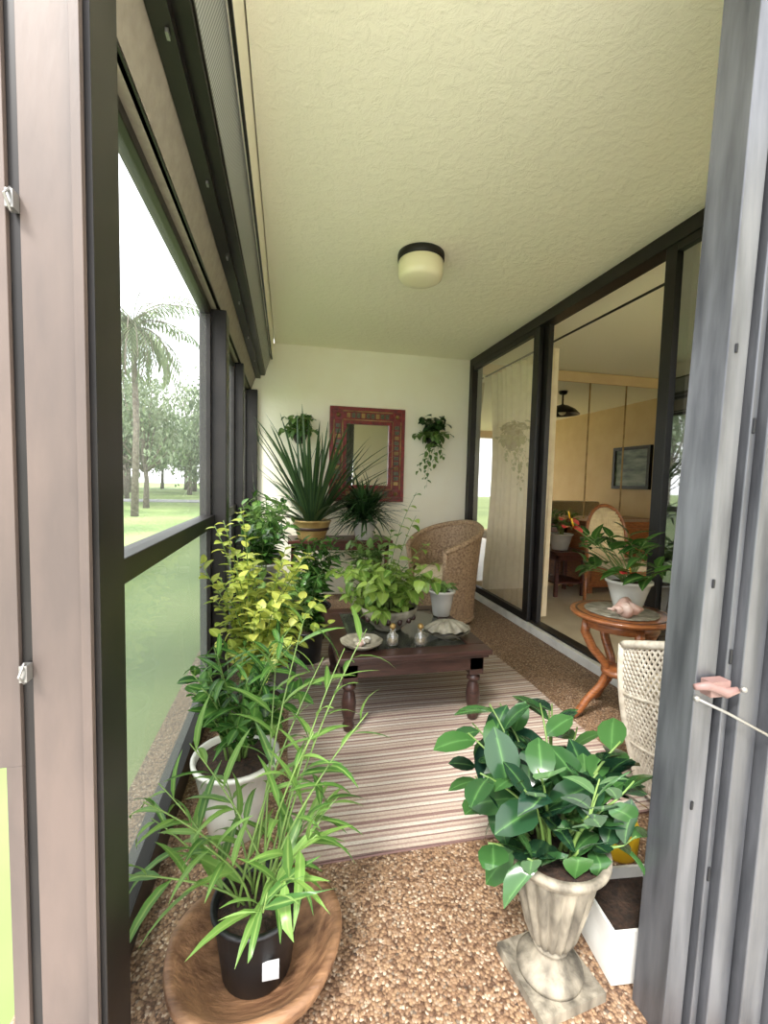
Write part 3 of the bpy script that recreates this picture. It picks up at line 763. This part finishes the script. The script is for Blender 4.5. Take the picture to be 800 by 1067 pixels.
# inverted-bowl pendant light, dark bronze
g=G('pendant_light',(3.62,3.47,2.42)); b=B(['bronze','lampglass'])
fx,fy=3.62,3.47
b.lathe([(0,2.42),(.06,2.42),(.05,2.385),(.012,2.37),(.012,2.25),(.03,2.24)],(fx,fy,0),28,0)
b.lathe([(.03,2.24),(.08,2.225),(.16,2.18),(.215,2.12),(.22,2.11),(.21,2.11),(.155,2.165),(.07,2.205),(0,2.21)],(fx,fy,0),40,0,mod=lambda a,t:1+.025*abs(math.sin(6*a)))
b.ball((fx,fy,2.15),.05,1)
b.finish('pendant',g)

# ------------------------------------------------------------ outdoors
boxobj('ground_lawn','grass',-90,60,-40,120,-.35,-.2)
boxobj('garden_path','asphalt',-60,20,26,29,-.2,-.17)
def treemesh(seed,H):
    random.seed(seed); b=B(['bark','l_tree'])
    b.tube([(0,0,-.25),(R(-.2,.2),R(-.2,.2),H*.2),(R(-.4,.4),R(-.4,.4),H*.5)],[.2,.14,.1],8)
    for i in range(11):
        a=i*2.4; r=R(.08,.34)*H; z=H*R(.32,.95)
        e=Vector((r*math.cos(a),r*math.sin(a),z)); b.tube([(0,0,H*.25),e*.6+Vector((0,0,H*.1)),e],[.08,.05,.02],6)
        for k in range(210):
            d=Vector((random.gauss(0,1),random.gauss(0,1),random.gauss(0,.7)))*H*.085
            b.leaf(e+d,(R(-1,1),R(-1,1),R(-.8,.3)),R(.25,.5),R(.1,.2),.4,.8,.1,1,2)
    return b
t0=treemesh(3,7).finish('tree',loc=(0,0,0)); t0.location=(-8.2,24,-.2)
t1=treemesh(9,8.5).finish('tree.001',loc=(0,0,0)); t1.location=(-4.9,31,-.2)
k=2
for (x,y,s,base) in [(-7.5,38,1.0,t0),(-11.5,36,1.1,t1),(-15,30,1.1,t0),(-2.6,40,1.1,t0),(-9,48,1.3,t1),(-3.5,52,1.3,t0),(-16,50,1.4,t1),(-22,44,1.3,t0),(-14,18,.9,t1),(-24,24,1.1,t0),(-20,8,1.0,t1),(-5.3,44,1.2,t1),(-28,-2,1.2,t0),(-13,42,1.3,t0),(-11,54,1.2,t0),(-6.5,56,1.1,t1),(-14.5,58,1.2,t0),(-19,57,1.2,t1),(-9.5,30,.8,t1),(-5.9,21,.72,t1),(-3.3,24,.6,t0)]:
    o=bpy.data.objects.new('tree.%03d'%k,base.data); o.location=(x,y,-.2); o.scale=(s,s,s); o.rotation_euler=(0,0,k*1.3); COL.objects.link(o); k+=1
random.seed(21)
b=B(['bark','l_palm'])
b.tube([(0,0,-.25),(.1,0,3),(0,.1,6.3)],[.13,.1,.08],8)
for i in range(60):
    a=i*2.4; el=R(-.6,1.3); L=R(1.5,2.6); d=Vector((math.cos(a)*math.cos(el),math.sin(a)*math.cos(el),math.sin(el))); p=Vector((0,.1,6.3)); pts=[p.copy()]
    sd=d.cross(Vector((0,0,1))).normalized()
    for j in range(14):
        d=(Matrix.Rotation(-.11,3,sd)@d); p=p+d*L/14; pts.append(p.copy())
        for s_ in(-1,1):
            b.leaf(p,d*.6+sd*s_+Vector((0,0,-.25)),.6*math.sin(.4+2.4*j/14),.08,.5,.5,.1,1,2)
    b.tube(pts,.015,4)
pm=b.finish('palm_tree',loc=(0,0,0)); pm.location=(-5.0,16.5,-.2)

# ------------------------------------------------------------ lighting
w=bpy.data.worlds.new('World'); sc.world=w; w.use_nodes=True; nt=w.node_tree
bg=nt.nodes['Background']
tc=N(nt,'ShaderNodeTexCoord'); s=N(nt,'ShaderNodeSeparateXYZ'); nt.links.new(tc.outputs['Generated'],s.inputs[0])
nz=N(nt,'ShaderNodeTexNoise',Scale=2.5,Detail=5.0); nt.links.new(tc.outputs['Generated'],nz.inputs['Vector'])
rp=ramp(nt,[(.4,(1,.99,.98)),(.65,(.86,.91,1))]); nt.links.new(nz.outputs['Fac'],rp.inputs['Fac'])
nt.links.new(rp.outputs['Color'],bg.inputs['Color']); bg.inputs['Strength'].default_value=2.0
sun=bpy.data.lights.new('sun','SUN'); sun.energy=3.0; sun.angle=math.radians(12); sun.color=(1,.97,.92)
so=bpy.data.objects.new('sun',sun); COL.objects.link(so)
d=Vector((.45,.55,-.9)); so.rotation_euler=d.to_track_quat('-Z','Y').to_euler()

# ------------------------------------------------------------ camera
cd=bpy.data.cameras.new('camera'); cam=bpy.data.objects.new('camera',cd); COL.objects.link(cam)
cd.sensor_fit='VERTICAL'; cd.sensor_height=36; cd.lens=465/1067*36; cd.clip_start=.02; cd.clip_end=500
dy=Vector((-102,33,-465)).normalized(); dx=Vector((2117,-20,-465)); dx=(dx-dy*dx.dot(dy)).normalized(); dz=dx.cross(dy)
Rm=Matrix((dx,dy,dz))
cam.matrix_world=Matrix.Translation((0,0,1.14))@Rm.to_4x4()
sc.camera=cam
sc.view_settings.view_transform='Standard'
sc.view_settings.exposure=1.1
